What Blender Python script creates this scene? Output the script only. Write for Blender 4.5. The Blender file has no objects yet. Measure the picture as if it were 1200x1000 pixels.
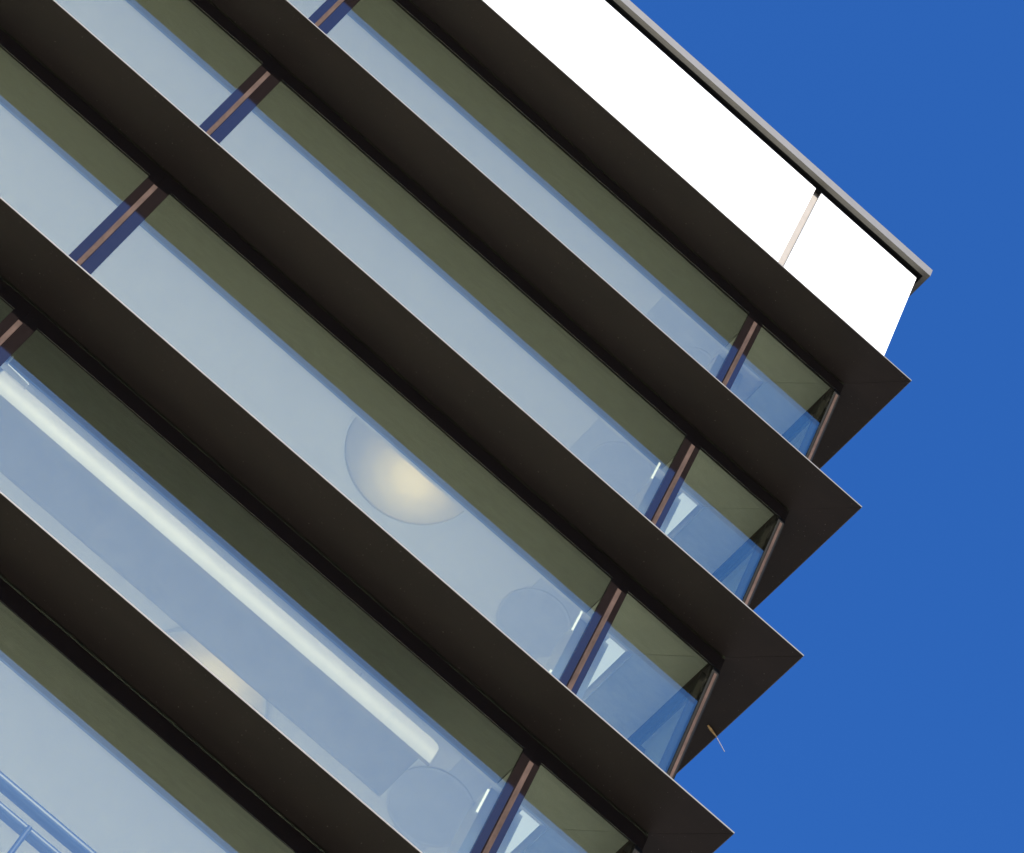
import bpy, bmesh, math, random
from mathutils import Vector, Matrix
random.seed(7)
R = math.radians
scn = bpy.context.scene
C = scn.collection

# ---------------------------------------------------------------- dimensions (metres)
TOP = 40.0            # underside of the topmost ledge
H = 3.6               # storey height
D, E = 0.628, 0.56    # ledge projection on the two facades
XL, YB = -20.37, 14.05
XM = [-1.385, -7.735, -14.05]      # mullion centre lines on the front facade
YM = [1.41, 7.73]
HEAD = 0.31           # dark head frame above each pane
NF = 6                # ledges built
PEL = 0.715           # depth of the inner pelmet
CH = 0.30             # ceiling above ledge underside

# ---------------------------------------------------------------- materials
def new_mat(name):
    m = bpy.data.materials.new(name); m.use_nodes = True
    nt = m.node_tree; nt.nodes.clear()
    out = nt.nodes.new('ShaderNodeOutputMaterial')
    return m, nt, out

def paint(name, col, rough=0.5, metal=0.0, var=0.06, scale=6.0, spec=0.5, bump=0.0, stretch=None, streak=0.0):
    m, nt, out = new_mat(name)
    b = nt.nodes.new('ShaderNodeBsdfPrincipled')
    b.inputs['Roughness'].default_value = rough
    b.inputs['Metallic'].default_value = metal
    b.inputs['Specular IOR Level'].default_value = spec
    tc = nt.nodes.new('ShaderNodeTexCoord')
    mp = nt.nodes.new('ShaderNodeMapping')
    if stretch: mp.inputs['Scale'].default_value = stretch
    nt.links.new(tc.outputs['Object'], mp.inputs['Vector'])
    n = nt.nodes.new('ShaderNodeTexNoise'); n.inputs['Scale'].default_value = scale
    n.inputs['Detail'].default_value = 6; n.inputs['Roughness'].default_value = 0.6
    nt.links.new(mp.outputs['Vector'], n.inputs['Vector'])
    r = nt.nodes.new('ShaderNodeValToRGB')
    r.color_ramp.elements[0].position = 0.3; r.color_ramp.elements[1].position = 0.7
    r.color_ramp.elements[0].color = [max(0, c*(1-var*1.6)) for c in col] + [1]
    r.color_ramp.elements[1].color = [min(1, c*(1+var)) for c in col] + [1]
    nt.links.new(n.outputs['Fac'], r.inputs['Fac'])
    src = r.outputs['Color']
    if streak > 0:                       # small pale specks of dust / bird lime
        v = nt.nodes.new('ShaderNodeTexNoise'); v.inputs['Scale'].default_value = 48; v.inputs['Detail'].default_value = 3
        nt.links.new(tc.outputs['Object'], v.inputs['Vector'])
        rr = nt.nodes.new('ShaderNodeValToRGB')
        rr.color_ramp.elements[0].position = 0.705; rr.color_ramp.elements[1].position = 0.75
        rr.color_ramp.elements[1].color = [streak]*3 + [1]
        nt.links.new(v.outputs['Fac'], rr.inputs['Fac'])
        mx = nt.nodes.new('ShaderNodeMix'); mx.data_type = 'RGBA'
        nt.links.new(rr.outputs['Color'], mx.inputs['Factor'])
        nt.links.new(src, mx.inputs['A']); mx.inputs['B'].default_value = (0.35, 0.33, 0.28, 1)
        src = mx.outputs['Result']
    nt.links.new(src, b.inputs['Base Color'])
    if bump > 0:
        bp = nt.nodes.new('ShaderNodeBump'); bp.inputs['Strength'].default_value = bump; bp.inputs['Distance'].default_value = 0.02
        nt.links.new(n.outputs['Fac'], bp.inputs['Height']); nt.links.new(bp.outputs['Normal'], b.inputs['Normal'])
    nt.links.new(b.outputs['BSDF'], out.inputs['Surface'])
    return m

def glass_mat(name, tint, f0):
    m, nt, out = new_mat(name)
    geo = nt.nodes.new('ShaderNodeNewGeometry')
    dot = nt.nodes.new('ShaderNodeVectorMath'); dot.operation = 'DOT_PRODUCT'
    nt.links.new(geo.outputs['Normal'], dot.inputs[0]); nt.links.new(geo.outputs['Incoming'], dot.inputs[1])
    def math_(op, a, b=None):
        n = nt.nodes.new('ShaderNodeMath'); n.operation = op
        for i, v in enumerate((a, b)):
            if v is None: continue
            if isinstance(v, (int, float)): n.inputs[i].default_value = v
            else: nt.links.new(v, n.inputs[i])
        return n.outputs[0]
    c = math_('ABSOLUTE', dot.outputs['Value'])
    k = math_('POWER', math_('SUBTRACT', 1.0, c), 5.0)
    fr = math_('ADD', math_('MULTIPLY', k, 1.0 - f0), f0)
    tr = nt.nodes.new('ShaderNodeBsdfTransparent'); tr.inputs['Color'].default_value = (*tint, 1)
    gl = nt.nodes.new('ShaderNodeBsdfGlossy'); gl.inputs['Roughness'].default_value = 0.0
    gl.inputs['Color'].default_value = (0.90, 1.0, 0.86, 1)
    mix = nt.nodes.new('ShaderNodeMixShader')
    nt.links.new(fr, mix.inputs['Fac']); nt.links.new(tr.outputs[0], mix.inputs[1]); nt.links.new(gl.outputs[0], mix.inputs[2])
    # dust and dried rain marks on the outer face
    tc = nt.nodes.new('ShaderNodeTexCoord')
    mp = nt.nodes.new('ShaderNodeMapping'); mp.inputs['Scale'].default_value = (1.0, 1.0, 0.35)
    nt.links.new(tc.outputs['Object'], mp.inputs['Vector'])
    n = nt.nodes.new('ShaderNodeTexNoise'); n.inputs['Scale'].default_value = 3.5; n.inputs['Detail'].default_value = 12; n.inputs['Roughness'].default_value = 0.72
    nt.links.new(mp.outputs['Vector'], n.inputs['Vector'])
    r = nt.nodes.new('ShaderNodeValToRGB')
    r.color_ramp.elements[0].position = 0.60; r.color_ramp.elements[1].position = 0.82
    r.color_ramp.elements[0].color = (0.0,)*3 + (1,); r.color_ramp.elements[1].color = (0.035,)*3 + (1,)
    nt.links.new(n.outputs['Fac'], r.inputs['Fac'])
    df = nt.nodes.new('ShaderNodeBsdfDiffuse'); df.inputs['Color'].default_value = (0.5, 0.47, 0.4, 1)
    mix2 = nt.nodes.new('ShaderNodeMixShader')
    nt.links.new(r.outputs['Color'], mix2.inputs['Fac']); nt.links.new(mix.outputs[0], mix2.inputs[1]); nt.links.new(df.outputs[0], mix2.inputs[2])
    nt.links.new(mix2.outputs[0], out.inputs['Surface'])
    return m

def diffuser_mat():
    m, nt, out = new_mat('opal_diffuser')
    a = nt.nodes.new('ShaderNodeBsdfTranslucent'); a.inputs['Color'].default_value = (0.85, 0.83, 0.78, 1)
    b = nt.nodes.new('ShaderNodeBsdfDiffuse'); b.inputs['Color'].default_value = (0.9, 0.9, 0.89, 1)
    mx = nt.nodes.new('ShaderNodeMixShader'); mx.inputs['Fac'].default_value = 0.6
    nt.links.new(a.outputs[0], mx.inputs[1]); nt.links.new(b.outputs[0], mx.inputs[2]); nt.links.new(mx.outputs[0], out.inputs['Surface'])
    return m

M = dict(
    soffit=paint('dark_brown_metal', (0.0142, 0.0095, 0.0067), 0.55, 0.0, 0.16, 2.2, 0.2, 0.0, (0.35, 1.2, 1), 0.6),
    edge=paint('bare_aluminium_edge', (0.075, 0.072, 0.066), 0.5, 0.0, 0.15, 9),
    head=paint('black_frame_metal', (0.005, 0.005, 0.005), 0.6, 0.0, 0.15, 8, 0.05),
    jamb=paint('black_glazing_border', (0.007, 0.005, 0.005), 0.06, 0.0, 0.1, 8, 0.9),
    cap=paint('bronze_anodised_cap', (0.050, 0.032, 0.026), 0.55, 0.0, 0.3, 14, 0.03, 0.0, (1, 1, 0.25)),
    panel=paint('white_panel', (0.86, 0.86, 0.84), 0.45, 0, 0.02, 3),
    backing=paint('beige_backing', (0.17, 0.153, 0.137), 0.7, 0, 0.06, 8),
    bounce=paint('pale_bounce_sheet', (0.60, 0.59, 0.57), 0.5, 0, 0.1, 3),
    coping=paint('zinc_coping', (0.047, 0.047, 0.048), 0.5, 0.0, 0.10, 7),
    lip=paint('coping_lip', (0.05, 0.045, 0.03), 0.5, 0.0, 0.10, 7),
    ceiling=paint('white_ceiling', (0.90, 0.90, 0.89), 0.8, 0, 0.015, 3),
    tile=paint('grey_ceiling_tile', (0.74, 0.76, 0.80), 0.8, 0, 0.03, 3),
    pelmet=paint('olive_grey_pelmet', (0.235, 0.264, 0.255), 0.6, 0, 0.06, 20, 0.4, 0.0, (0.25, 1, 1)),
    pelmet_brightened=paint('brightened_corner_pelmet', (0.47, 0.515, 0.50), 0.6, 0, 0.05, 18, 0.4, 0.0, (0.3, 0.8, 1)),  # same pelmet, colour brightened to make up for the dim corner
    glow_strip_mat=None,
    groove=paint('pelmet_edge_trim', (0.85, 0.85, 0.80), 0.6, 0, 0.05, 5),
    floor=paint('pale_floor', (0.82, 0.80, 0.77), 0.6, 0, 0.05, 2),
    wall=paint('white_wall', (0.86, 0.86, 0.85), 0.8, 0, 0.02, 2),
    white=paint('white_enamel', (0.50, 0.51, 0.49), 0.4, 0, 0.02, 4),
    rim=paint('lamp_rim', (0.86, 0.88, 0.88), 0.4, 0, 0.02, 4),
    dull=paint('unlit_diffuser', (0.70, 0.722, 0.77), 0.8, 0, 0.03, 4),
    duct=paint('white_duct_enamel', (0.47, 0.45, 0.45), 0.5, 0, 0.05, 3),
    casing=paint('grey_blue_casing', (0.45, 0.46, 0.47), 0.6, 0, 0.04, 3),
    blue=paint('blue_pipe_paint', (0.012, 0.036, 0.15), 0.38, 0, 0.06, 5),
    ground=paint('paving', (0.36, 0.34, 0.31), 0.9, 0, 0.25, 0.6),
    base=paint('base_cladding', (0.30, 0.29, 0.27), 0.7, 0, 0.08, 1.5),
    roof=paint('roof_gravel', (0.3, 0.29, 0.27), 0.9, 0, 0.2, 5),
    straw=paint('dry_straw', (0.42, 0.26, 0.10), 0.8, 0, 0.2, 30),
    thread=paint('pale_thread', (0.34, 0.32, 0.34), 0.6, 0, 0.05, 30),
    glass=glass_mat('facade_glass', (0.955, 0.965, 0.88), 0.24),
    diffuser=diffuser_mat(),
)

# ---------------------------------------------------------------- helpers
def box(bm, x0, x1, y0, y1, z0, z1):
    v = [bm.verts.new(p) for p in ((x0,y0,z0),(x1,y0,z0),(x1,y1,z0),(x0,y1,z0),(x0,y0,z1),(x1,y0,z1),(x1,y1,z1),(x0,y1,z1))]
    for f in ((0,3,2,1),(4,5,6,7),(0,1,5,4),(1,2,6,5),(2,3,7,6),(3,0,4,7)):
        bm.faces.new([v[i] for i in f])

def loft(bm, rings):
    """closed prism through rings of equal vertex count"""
    vs = [[bm.verts.new(p) for p in r] for r in rings]
    n = len(vs[0])
    for a, b in zip(vs, vs[1:]):
        for i in range(n):
            bm.faces.new((a[i], a[(i+1) % n], b[(i+1) % n], b[i]))
    bm.faces.new(vs[0][::-1]); bm.faces.new(vs[-1])

def tube(bm, a, b, r0, r1=None, n=20):
    a, b = Vector(a), Vector(b); r1 = r0 if r1 is None else r1
    d = (b-a).normalized(); u = d.orthogonal().normalized(); w = d.cross(u)
    loft(bm, [[p + (u*math.cos(t)+w*math.sin(t))*r for t in [2*math.pi*i/n for i in range(n)]] for p, r in ((a, r0), (b, r1))])

def obj(name, bm, m, parent=None, bevel=0.0, smooth=False, loc=None):
    bmesh.ops.recalc_face_normals(bm, faces=bm.faces)
    me = bpy.data.meshes.new(name); bm.to_mesh(me); bm.free()
    me.materials.append(M[m] if isinstance(m, str) else m)
    if smooth:
        me.polygons.foreach_set('use_smooth', [True]*len(me.polygons))
        me.set_sharp_from_angle(angle=R(40))
    o = bpy.data.objects.new(name, me); C.objects.link(o)
    if parent: o.parent = parent
    if loc is not None: o.location = loc
    if bevel > 0:
        b = o.modifiers.new('bevel', 'BEVEL'); b.width = bevel; b.segments = 2; b.limit_method = 'ANGLE'
    return o

def copy(o, parent, loc=None):
    c = o.copy(); C.objects.link(c); c.parent = parent
    if loc is not None: c.location = loc
    return c

def empty(name, loc=(0,0,0)):
    o = bpy.data.objects.new(name, None); C.objects.link(o); o.location = loc; o.empty_display_size = 0.5
    return o

def tag(o, label, cat, group=None, kind=None):
    o['label'] = label; o['category'] = cat
    if group: o['group'] = group
    if kind: o['kind'] = kind
    return o

# ---------------------------------------------------------------- setting
bm = bmesh.new()
v = [bm.verts.new(p) for p in ((-900,-900,0),(900,-900,0),(900,900,0),(-900,900,0))]; bm.faces.new(v)
g = obj('ground', bm, 'ground'); g['kind'] = 'structure'

# ---------------------------------------------------------------- the building
bld = empty('office_building', (0, 0, 0))
tag(bld, 'glass office building corner with dark brown horizontal ledges and white parapet', 'building')

# ledges: flat dark underside, thin metal drip edge, mitred at the corner. Built for z = 0 and copied down.
G = 0.0015
def ledge_front():
    bm = bmesh.new()
    def ring(xo, xi):   # profile (y, z) from wall to edge
        return [(xi, 0.10, 0.0), (xo, -D+0.006, 0.0), (xo, -D+0.006, 0.019), (xi, 0.10, 0.26)]
    loft(bm, [ring(XL-E, XL-E), [(-0.10*E/D-G, 0.10, 0), (E-0.006-G, -D+0.006, 0), (E-0.006-G, -D+0.006, 0.019), (-0.10*E/D-G, 0.10, 0.26)]])
    return bm
def ledge_side():
    bm = bmesh.new()
    loft(bm, [[(-0.10*E/D+G, 0.10, 0), (E-0.006+G, -D+0.006, 0), (E-0.006+G, -D+0.006, 0.019), (-0.10*E/D+G, 0.10, 0.26)],
              [(-0.10, YB+D, 0), (E-0.006, YB+D, 0), (E-0.006, YB+D, 0.019), (-0.10, YB+D, 0.26)]])
    return bm
lf = obj('ledge', ledge_front(), 'soffit', bld, loc=(0,0,TOP))
bm = bmesh.new(); box(bm, XL-E, E-G, -D, -D+0.0055, -0.001, 0.020)
lfe = obj('drip_edge', bm, 'edge', lf)
bm = bmesh.new()
loft(bm, [[(XL-E, 0.099, 0.262), (XL-E, -D+0.008, 0.0215), (XL-E, -D+0.008, 0.0255), (XL-E, 0.099, 0.266)], [(-0.10*E/D-G, 0.099, 0.262), (E-0.008-G, -D+0.008, 0.0215), (E-0.008-G, -D+0.008, 0.0255), (-0.10*E/D-G, 0.099, 0.266)]])
lff = obj('bounce_sheet', bm, 'bounce', lf)  # pale top sheet, unseen, added to bounce sunlight onto the soffit above
ls = obj('ledge', ledge_side(), 'soffit', bld, loc=(0,0,TOP))
bm = bmesh.new(); box(bm, E-0.0055, E, -D+0.006, YB+D, -0.001, 0.020)
lse = obj('drip_edge', bm, 'edge', ls)
bm = bmesh.new()
loft(bm, [[(-0.10*E/D+G, 0.099, 0.262), (E-0.008+G, -D+0.008, 0.0215), (E-0.008+G, -D+0.008, 0.0255), (-0.10*E/D+G, 0.099, 0.266)], [(-0.10, YB+D, 0.262), (E-0.008, YB+D, 0.0215), (E-0.008, YB+D, 0.0255), (-0.10, YB+D, 0.266)]])
lsf = obj('bounce_sheet', bm, 'bounce', ls)
for k in range(1, NF):
    for o, e in ((lf, (lfe, lff)), (ls, (lse, lsf))):
        c = copy(o, bld, (0,0,TOP-k*H))
        for q in e: copy(q, c)

# windows. Front facade bays: (x0, x1, jamb at left, jamb at right)
ZB = -H + 0.42       # bottom of the glazing relative to the ledge above
bays = [(XM[0], 0.0, 0.10, 0.055), (XM[1], XM[0], 0.155, 0.115), (XM[2], XM[1], 0.155, 0.125), (XL, XM[2], 0.155, 0.125)]
protos = []; hand = []
for i, (x0, x1, jl, jr) in enumerate(bays):
    bm = bmesh.new()
    a, b = x0 + 0.0004, x1 - 0.0004
    box(bm, a, b, 0.036, 0.060, -HEAD+0.07, -0.002)                     # head
    box(bm, a, a+jl, 0.0315, 0.0355, ZB, -HEAD+0.066)               # jambs behind the glass
    box(bm, b-jr, b, 0.0315, 0.0355, ZB, -HEAD+0.066)
    box(bm, a, b, -0.004, 0.13, ZB-0.17, ZB-0.001)                # sill
    w = obj('window', bm, 'head', bld, loc=(0,0,TOP))
    bm = bmesh.new(); box(bm, a+0.004, b-0.004, 0.0, 0.030, ZB, -0.006)
    p = obj('pane', bm, 'glass', w)
    bm = bmesh.new()                                              # dark border strips over the glass edges
    u = [(a, ZB), (a+jl, ZB), (a+jl, -HEAD), (b-jr, -HEAD), (b-jr, ZB), (b, ZB), (b, -0.065), (a, -0.065)]
    loft(bm, [[(x, -0.005, z) for x, z in u], [(x, -0.0005, z) for x, z in u]])
    kids = [p, obj('border', bm, 'jamb', w)]
    if i >= 1:
        for z in ((-1.18, -2.44) if i == 1 else ()):
            bm = bmesh.new(); hx = x1 - 0.232
            box(bm, hx-0.013, hx+0.013, 0.0315, 0.050, z-0.42, z)
            hand.append((bm, hx, z))
    protos.append((w, kids))
    # side facade uses the same construction turned through 90 degrees
ybays = [(0.0, YM[0], 0.06, 0.09), (YM[0], YM[1], 0.09, 0.09), (YM[1], YB, 0.09, 0.09)]
for (y0, y1, jl, jr) in ybays:
    bm = bmesh.new(); a, b = y0 + (0.135 if y0 == 0 else 0.002), y1 - 0.002
    box(bm, -0.060, -0.036, a, b, -HEAD, -0.002)
    box(bm, -0.13, -0.0315, a, a+jl, ZB, -HEAD-0.001); box(bm, -0.13, -0.0315, b-jr, b, ZB, -HEAD-0.001)
    box(bm, -0.13, 0.004, a, b, ZB-0.17, ZB-0.001)
    w = obj('window', bm, 'head', bld, loc=(0,0,TOP))
    bm = bmesh.new(); box(bm, -0.030, 0.0, (0.032 if y0 == 0 else a+0.004), b-0.004, ZB, -0.006)
    protos.append((w, [obj('pane', bm, 'glass', w)]))
# bronze cover caps on the mullions
caps = []
for x in XM:
    bm = bmesh.new(); box(bm, x-0.027, x+0.027, -0.036, -0.0055, ZB, -HEAD-0.145)
    caps.append(obj('mullion_cap', bm, 'cap', bld, bevel=0.004, loc=(0,0,TOP)))
for y in YM:
    bm = bmesh.new(); box(bm, 0.001, 0.032, y-0.027, y+0.027, ZB, -HEAD-0.145)
    caps.append(obj('mullion_cap', bm, 'cap', bld, bevel=0.004, loc=(0,0,TOP)))
bm = bmesh.new()                                                  # corner post: dark angle with a bronze cap strip
loft(bm, [[(-0.085,-0.0055,z),(-0.085,-0.012,z),(-0.004,-0.012,z),(0.010,-0.004,z),(0.010,0.085,z),(0.002,0.085,z),(0.002,-0.0055,z)] for z in (ZB, -HEAD-0.02)])
cpost = obj('corner_post', bm, 'head', bld, loc=(0,0,TOP))
bm = bmesh.new(); box(bm, -0.060, -0.026, -0.032, -0.0125, ZB, -HEAD-0.145)
ccap = obj('cap', bm, 'cap', cpost, bevel=0.003)
for k in range(1, NF-1):
    for w, kids in protos:
        c = copy(w, bld, (0,0,TOP-k*H))
        for q in kids: copy(q, c)
        if w is protos[1][0]:
            if k == 1: hand = [obj('handle', h[0], 'rim', c, bevel=0.004) for h in hand]
            else:
                for h in hand: copy(h, c)
    for o in caps: copy(o, bld, (0,0,TOP-k*H))
    copy(ccap, copy(cpost, bld, (0,0,TOP-k*H)))
bm.free()

# interior of each storey
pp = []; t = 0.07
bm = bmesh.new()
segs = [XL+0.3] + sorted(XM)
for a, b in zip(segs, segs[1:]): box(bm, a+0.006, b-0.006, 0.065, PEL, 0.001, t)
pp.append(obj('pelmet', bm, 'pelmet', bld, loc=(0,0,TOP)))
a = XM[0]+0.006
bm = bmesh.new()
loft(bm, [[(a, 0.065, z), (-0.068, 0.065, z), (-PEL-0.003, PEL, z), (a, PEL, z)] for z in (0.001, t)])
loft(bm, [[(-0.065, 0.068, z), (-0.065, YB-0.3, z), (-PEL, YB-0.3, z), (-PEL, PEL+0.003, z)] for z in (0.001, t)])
pp.append(obj('corner_pelmet', bm, 'pelmet_brightened', bld, loc=(0,0,TOP)))
bm = bmesh.new(); box(bm, XL+0.3, -PEL-0.06, PEL+0.001, PEL+0.045, 0.02, 0.075)
tr = obj('trim', bm, 'groove', pp[0])
bm = bmesh.new(); box(bm, XL+0.2, -0.12, 0.12, YB-0.2, CH, CH+0.07); pp.append(obj('ceiling', bm, 'ceiling', bld, loc=(0,0,TOP)))
bm = bmesh.new(); box(bm, XL, -0.135, 0.135, YB, CH-H+0.08, CH-H+0.15); pp.append(obj('floor_slab', bm, 'floor', bld, loc=(0,0,TOP)))
bm = bmesh.new(); box(bm, XL+0.2, -3.2, 8.0, 8.15, CH-H+0.151, CH-0.001); box(bm, -3.2, -0.75, 3.4, 3.55, CH-H+0.151, CH-0.014); pp.append(obj('partition_and_bounce_wall', bm, 'wall', bld, loc=(0,0,TOP)))  # nearer wall is unseen, added to bounce light into the corner room
bm = bmesh.new(); box(bm, XL, XL+0.14, 0.135, YB, CH-H+0.151, CH-0.001); box(bm, XL, -0.135, YB-0.05, YB+0.05, CH-H+0.151, CH-0.001); pp.append(obj('end_wall', bm, 'wall', bld, loc=(0,0,TOP)))
bm = bmesh.new(); box(bm, -1.34, -0.92, 0.98, 1.35, CH-H+0.151, CH-0.002); pp.append(obj('column', bm, 'wall', bld, loc=(0,0,TOP), bevel=0.006))
# upstand between ledge and floor of the storey above (behind the ledge)
bm = bmesh.new(); box(bm, XL, -0.102, 0.101, 0.134, 0.072, CH+0.15); box(bm, -0.134, -0.101, 0.135, YB, 0.072, CH+0.15)
pp.append(obj('upstand', bm, 'head', bld, loc=(0,0,TOP)))
for k in range(1, NF-1):
    for o in pp:
        c = copy(o, bld, (0,0,TOP-k*H))
        if o is pp[0]: copy(tr, c)
# grey ceiling fields towards the corner
for k, xs in ((0, -2.35), (1, -2.28), (2, -1.95), (3, -1.75)):
    bm = bmesh.new(); box(bm, xs, -1.36, 0.75, 3.39, CH-0.012, CH-0.002); obj('ceiling_panel', bm, 'tile', bld, loc=(0,0,TOP-k*H))

# lower storeys in plain cladding down to the ground
zl = TOP-(NF-1)*H
bm = bmesh.new(); box(bm, XL, -0.01, 0.01, YB, 0.0, zl-0.01); obj('base_wall', bm, 'base', bld)

# parapet
PF = -(D-0.332); PX = E-0.332                 # front faces of the panels
ZT = TOP+3.455
bm = bmesh.new(); box(bm, XL, PX-0.068, PF+0.068, PF+0.30, TOP+0.2, ZT-0.01); box(bm, PX-0.30, PX-0.068, PF+0.301, YB, TOP+0.2, ZT-0.01)
obj('parapet_wall', bm, 'backing', bld)
xs = [PX, -1.513, -7.83, -14.15, XL]
for i in range(4):
    a, b = xs[i+1] + (0.05 if i < 3 else 0), xs[i] - (0.05 if i else 0)
    bm = bmesh.new(); box(bm, a, b, PF, PF+0.05, TOP+0.12, ZT-0.002); obj('parapet_panel', bm, 'panel', bld, bevel=0.003)
ys = [PF+0.053, 1.5, 7.8, YB]
for i in range(3):
    a, b = ys[i] + (0.05 if i else 0), ys[i+1] - (0.05 if i < 2 else 0)
    bm = bmesh.new(); box(bm, PX-0.05, PX, a, b, TOP+0.12, ZT-0.002); obj('parapet_panel', bm, 'panel', bld, bevel=0.003)
O = 0.124
bm = bmesh.new()
# coping: fascia with a folded lip and a recessed inner underside, running round the corner
prof = [(-O, 0.0), (-O, 0.205), (-O+0.02, 0.236), (0.42, 0.20), (0.42, 0.035), (-O+0.066, 0.035), (-O+0.066, 0.0)]
pts = lambda fx: [fx(o, z) for o, z in prof]
loft(bm, [pts(lambda o, z: (XL-O, PF+o, ZT+z)), pts(lambda o, z: (PX-o, PF+o, ZT+z)), pts(lambda o, z: (PX-o, YB+O, ZT+z))])
cp = obj('coping', bm, 'coping', bld)
bm = bmesh.new()
prof = [(-O+0.003, -0.004), (-O+0.003, -0.001), (-O+0.070, -0.001), (-O+0.070, -0.004)]
loft(bm, [pts(lambda o, z: (XL-O, PF+o, ZT+z)), pts(lambda o, z: (PX-o, PF+o, ZT+z)), pts(lambda o, z: (PX-o, YB+O, ZT+z))])
obj('lip', bm, 'lip', cp)
bm = bmesh.new()
prof = [(-O+0.071, 0.012), (-O+0.071, 0.033), (-0.002, 0.033), (-0.002, -0.062), (-0.010, -0.062), (-0.010, 0.012)]
loft(bm, [pts(lambda o, z: (XL-O, PF+o, ZT+z)), pts(lambda o, z: (PX-o, PF+o, ZT+z)), pts(lambda o, z: (PX-o, YB+O, ZT+z))])
obj('recess_shade', bm, 'head', cp)  # black strip standing in for shade under the coping and across panel tops
bm = bmesh.new(); box(bm, XL+0.2, PX-0.31, PF+0.31, YB, TOP+2.5, TOP+2.62); obj('roof', bm, 'roof', bld)
bm = bmesh.new(); box(bm, XL, -0.136, 0.136, YB, TOP+CH+0.08, TOP+CH+0.2); obj('roof_slab', bm, 'roof', bld)

# ---------------------------------------------------------------- ceiling lamps
def round_lamp(loc, lit, label, r=0.80, power=1.05, cut=-9, glow=(0, 0)):
    t = empty('ceiling_lamp', loc)
    tag(t, label, 'lamp')
    n = 64; circ = lambda rr, z: [(rr*math.cos(2*math.pi*i/n), max(rr*math.sin(2*math.pi*i/n), cut), z) for i in range(n)]
    hz = TOP_OF_LAMP
    bm = bmesh.new()                                                   # rim: ring profile, open in the middle
    rings = [circ(r-0.034, hz*0.3), circ(r-0.028, 0.0), circ(r-0.004, 0.0), circ(r, hz*0.2), circ(r, hz), circ(r-0.012, hz), circ(r-0.012, hz*0.5)]
    vs = [[bm.verts.new(p) for p in q] for q in rings]
    for a, b in zip(vs, vs[1:] + vs[:1]):
        for i in range(n): bm.faces.new((a[i], a[(i+1) % n], b[(i+1) % n], b[i]))
    obj('rim', bm, 'rim' if lit else 'tile', t, smooth=True)
    bm = bmesh.new()                                                   # opal disc
    vs = [[bm.verts.new(p) for p in circ((r-0.02)*q, hz*0.35)] for q in (1, 0.75, 0.5, 0.25)]
    for a, b in zip(vs, vs[1:]):
        for i in range(n): bm.faces.new((a[i], a[(i+1) % n], b[(i+1) % n], b[i]))
    bm.faces.new(vs[-1])
    obj('diffuser', bm, 'diffuser' if lit else 'dull', t, smooth=True)
    if lit:
        for rad, q in ((0.24, 0.18), (0.43, 0.36), (0.60, 0.46)):
            L = bpy.data.lights.new('bulb', 'AREA'); L.shape = 'DISK'; L.size = 2*rad; L.energy = power*q; L.color = (1.0, 0.745, 0.29)
            o = bpy.data.objects.new('bulb', L); C.objects.link(o); o.parent = t; o.location = (glow[0], glow[1], 0.088 - 0.01*rad)
    return t
TOP_OF_LAMP = 0.0985
LZ = CH-0.10
round_lamp((-3.82, 0.80, TOP-2*H+LZ), True, 'large round lit ceiling lamp glowing warm behind the third row of glass', cut=-0.635, glow=(0.14, 0.20))
round_lamp((-4.076, 2.346, TOP-3*H+LZ), True, 'round lit ceiling lamp half hidden by the white duct in the fourth row', 0.71, power=0.75, glow=(0.03, -0.30))
TOP_OF_LAMP = 0.006
LZ = CH-0.0185
round_lamp((-1.45, 1.30, TOP+LZ), False, 'faint unlit round ceiling lamp beside the right mullion of the topmost row of glass', 0.24)
round_lamp((-1.66, 1.28, TOP-H+LZ), False, 'unlit round ceiling lamp left of the right mullion in the second row of glass', 0.42)
round_lamp((-1.66, 1.40, TOP-2*H+LZ), False, 'unlit round ceiling lamp left of the right mullion in the third row of glass', 0.42)
round_lamp((-1.62, 1.62, TOP-3*H+LZ), False, 'unlit round ceiling lamp beyond the rounded end of the white duct', 0.46)

# glowing strips added for the bright ceiling and to light the corner rooms
def glow_mat():
    m, nt, out = new_mat('ceiling_glow'); e = nt.nodes.new('ShaderNodeEmission'); e.inputs['Color'].default_value = (0.92, 1.0, 0.95, 1); e.inputs['Strength'].default_value = 0.42
    nt.links.new(e.outputs[0], out.inputs['Surface']); return m
M['glow_strip_mat'] = glow_mat()
for k, where in ((1, 'second'), (2, 'third'), (3, 'fourth')):
    t = empty('glow_strip', (-1.03, 1.9, TOP-k*H+CH-0.03)); tag(t, 'white glowing strip added for the bright ceiling seen through the narrow corner pane of the %s row' % where, 'ceiling glow')
    bm = bmesh.new(); box(bm, 0.06, 0.285, -1.06, 0.6, 0.0, 0.004); obj('diffuser', bm, 'glow_strip_mat', t)
    bm = bmesh.new()
    box(bm, 0.05, 0.295, -1.07, 0.61, 0.0045, 0.028); obj('tray', bm, 'rim', t, bevel=0.003)

# ---------------------------------------------------------------- white duct behind the fourth row of glass
dz = TOP-3*H
t = empty('air_duct', (-2.15, 0.35, dz-1.055)); tag(t, 'long white suspended duct with rounded end behind the fourth row of glass', 'duct')
r = 0.11; hh = 0.375; dd = 0.70
def duct_section(x0, x1, off, back):
    rings = []
    for i in range(25):
        z = hh*i/24; q = z-(hh-r)
        cut = -r + math.sqrt(max(r*r - q*q, 0.0)) if q > 0 else 0.0
        yf = -0.055*math.sin(math.pi*(0.12+0.88*i/24)) - off
        xe = x1 + (cut if x1 == 0.0 else 0.0)
        rings.append([(x0, yf, z), (xe-0.012, yf, z), (xe, yf+0.012, z), (xe, back, z), (x0, back, z)])
    bm = bmesh.new(); loft(bm, rings); return bm
obj('front_panel', duct_section(-18.0, 0.0, 0.0, 0.02), 'duct', t, smooth=True)
bm = bmesh.new()                                                       # underside, rolled up at the back
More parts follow.
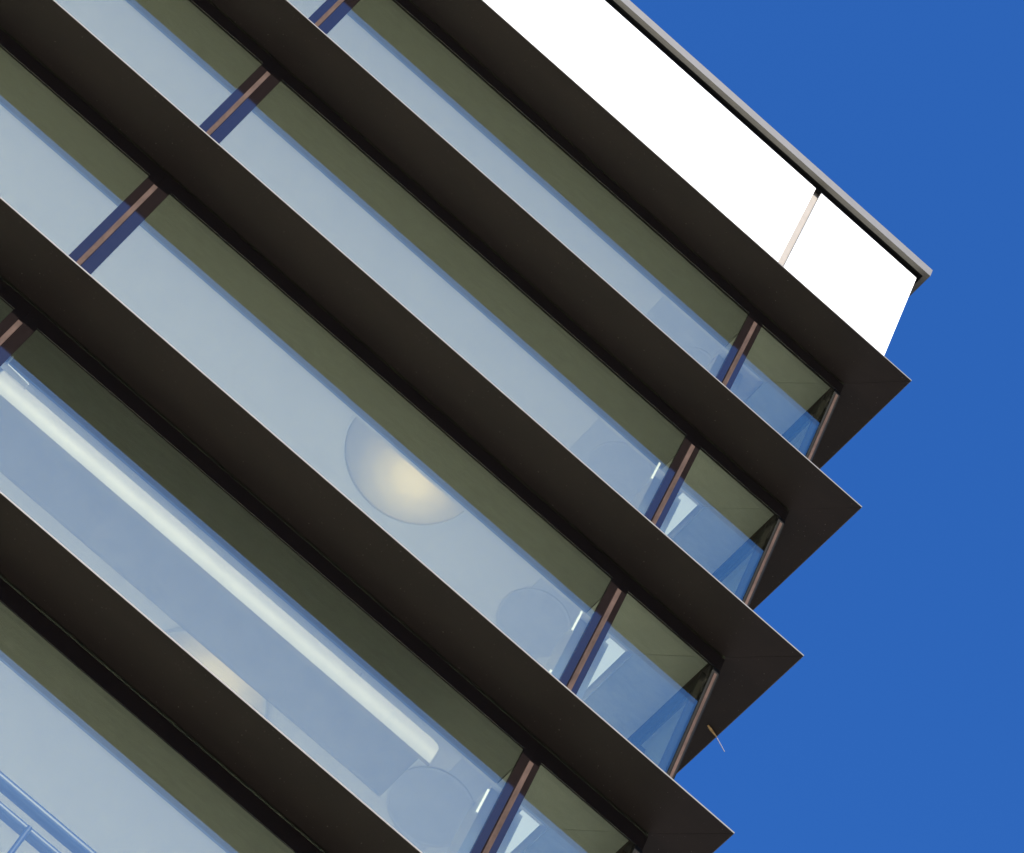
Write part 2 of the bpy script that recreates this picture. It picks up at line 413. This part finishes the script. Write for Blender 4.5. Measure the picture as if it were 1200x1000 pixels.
sec = [(0.021, 0.004)] + [(dd - 0.12 + 0.12*math.sin(a), 0.124 - 0.12*math.cos(a)) for a in [math.pi/2*i/10 for i in range(11)]] + [(dd, hh-0.004), (0.021, hh-0.004)]
loft(bm, [[(x, y, z) for y, z in sec] for x in (-18.0, -0.115)])
obj('casing', bm, 'casing', t, smooth=True)
obj('seam', duct_section(-0.556, -0.549, 0.0015, 0.0), 'casing', t)
for x in (-0.9, -3.2, -5.6, -8.5):
    bm = bmesh.new(); tube(bm, (x, 0.60, hh-0.01), (x, 0.60, 1.055+CH), 0.003, n=8); obj('hanger', bm, 'casing', t)
bm = bmesh.new()
for a, b in (((-5.425, -0.07, 0.54), (-5.42, -0.07, 0.385)), ((-5.42, -0.07, 0.385), (-5.15, -0.07, 0.36)), ((-5.15, -0.07, 0.36), (-5.15, -0.02, 0.36))):
    tube(bm, a, b, 0.009, n=10)
obj('bracket', bm, 'rim', t)

# ---------------------------------------------------------------- blue tubular railing behind the lowest row of glass
dz = TOP-4*H; fz = CH-H+0.151
t = empty('railing', (-4.82, 0.30, dz+fz)); tag(t, 'bright blue tubular railing with two thick rails behind the lowest row of glass', 'railing')
for z, rr in ((-1.772, 0.066), (-2.052, 0.056)):
    bm = bmesh.new(); tube(bm, (-9.0, 0, z-fz), (3.1, 0, z-fz), rr, n=28); obj('rail', bm, 'blue', t, smooth=True)
for i in range(-6, 3):
    bm = bmesh.new(); tube(bm, (i*1.3, -0.045, 0.001), (i*1.3, -0.045, -2.04-fz), 0.025, n=16); obj('post', bm, 'blue', t, smooth=True)

# dry stalk caught under the side edge of the third ledge
t = empty('dry_stalk', (0.40, 0.765, TOP-2*H-0.018)); tag(t, 'dry brown plant stalk with pale thread caught under a ledge edge against the sky', 'stalk')
bm = bmesh.new(); tube(bm, (0, 0, 0.008), (0.06, 0.012, 0.002), 0.010, 0.015, 10); tube(bm, (0.06, 0.012, 0.002), (0.155, 0.030, -0.004), 0.014, 0.006, 10); obj('stem', bm, 'straw', t, smooth=True)
bm = bmesh.new(); tube(bm, (0.15, 0.030, -0.004), (0.33, 0.095, -0.02), 0.005, 0.004, 8); obj('thread', bm, 'thread', t, smooth=True)

# ---------------------------------------------------------------- camera
Rm = [[0.7504804750460494, -0.6079747810641898, 0.25912491614008554], [0.6551782416883954, 0.6329715309967364, -0.41241788584607947], [0.08672097896563527, 0.4792845778215674, 0.8733646233215792]]
cd = bpy.data.cameras.new('camera'); cam = bpy.data.objects.new('camera', cd); C.objects.link(cam)
cd.sensor_width = 36.0; cd.sensor_fit = 'HORIZONTAL'; cd.lens = 36.0*3996.6/1200.0; cd.clip_start = 0.1; cd.clip_end = 5000
right, down, fwd = (Vector(r) for r in Rm)
mat = Matrix((right, -down, -fwd)).transposed().to_4x4()
mat.translation = Vector((-7.248+0.835, -17.425, TOP-38.220))
cam.matrix_world = mat
scn.camera = cam

# ---------------------------------------------------------------- light
SUN_EL, SUN_AZ = 32.0, 4.0                       # azimuth measured from the front facade's normal towards the left
to_sun = Vector((-math.sin(R(SUN_AZ))*math.cos(R(SUN_EL)), -math.cos(R(SUN_AZ))*math.cos(R(SUN_EL)), math.sin(R(SUN_EL))))
sl = bpy.data.lights.new('sun', 'SUN'); sl.energy = 5.0; sl.angle = R(0.5); sl.color = (1.0, 0.93, 0.82)
so = bpy.data.objects.new('sun', sl); C.objects.link(so); so.location = (0, 0, 80)
so.rotation_euler = to_sun.to_track_quat('Z', 'Y').to_euler()
w = bpy.data.worlds.new('World'); scn.world = w; w.use_nodes = True
nt = w.node_tree; nt.nodes.clear()
out = nt.nodes.new('ShaderNodeOutputWorld'); bg = nt.nodes.new('ShaderNodeBackground'); bg.inputs['Strength'].default_value = 0.125
sk = nt.nodes.new('ShaderNodeTexSky'); sk.sky_type = 'NISHITA'; sk.sun_disc = False
sk.sun_elevation = R(SUN_EL); sk.sun_rotation = math.atan2(to_sun.x, to_sun.y)
sk.air_density = 1.0; sk.dust_density = 0.4; sk.ozone_density = 4.0; sk.altitude = 300
hs = nt.nodes.new('ShaderNodeHueSaturation'); hs.inputs['Saturation'].default_value = 1.27; hs.inputs['Hue'].default_value = 0.513; hs.inputs['Value'].default_value = 0.96
nt.links.new(sk.outputs[0], hs.inputs['Color']); nt.links.new(hs.outputs[0], bg.inputs['Color']); nt.links.new(bg.outputs[0], out.inputs['Surface'])

vs = scn.view_settings; scn.display_settings.display_device = 'sRGB'
vs.view_transform = 'Standard'; vs.look = 'None'; vs.exposure = 1.15; vs.gamma = 1.0; vs.use_curve_mapping = False
scn.render.engine = 'CYCLES'
cy = scn.cycles
cy.use_denoising = True; cy.max_bounces = 14; cy.diffuse_bounces = 6; cy.glossy_bounces = 6; cy.transparent_max_bounces = 24
cy.caustics_reflective = False; cy.caustics_refractive = False
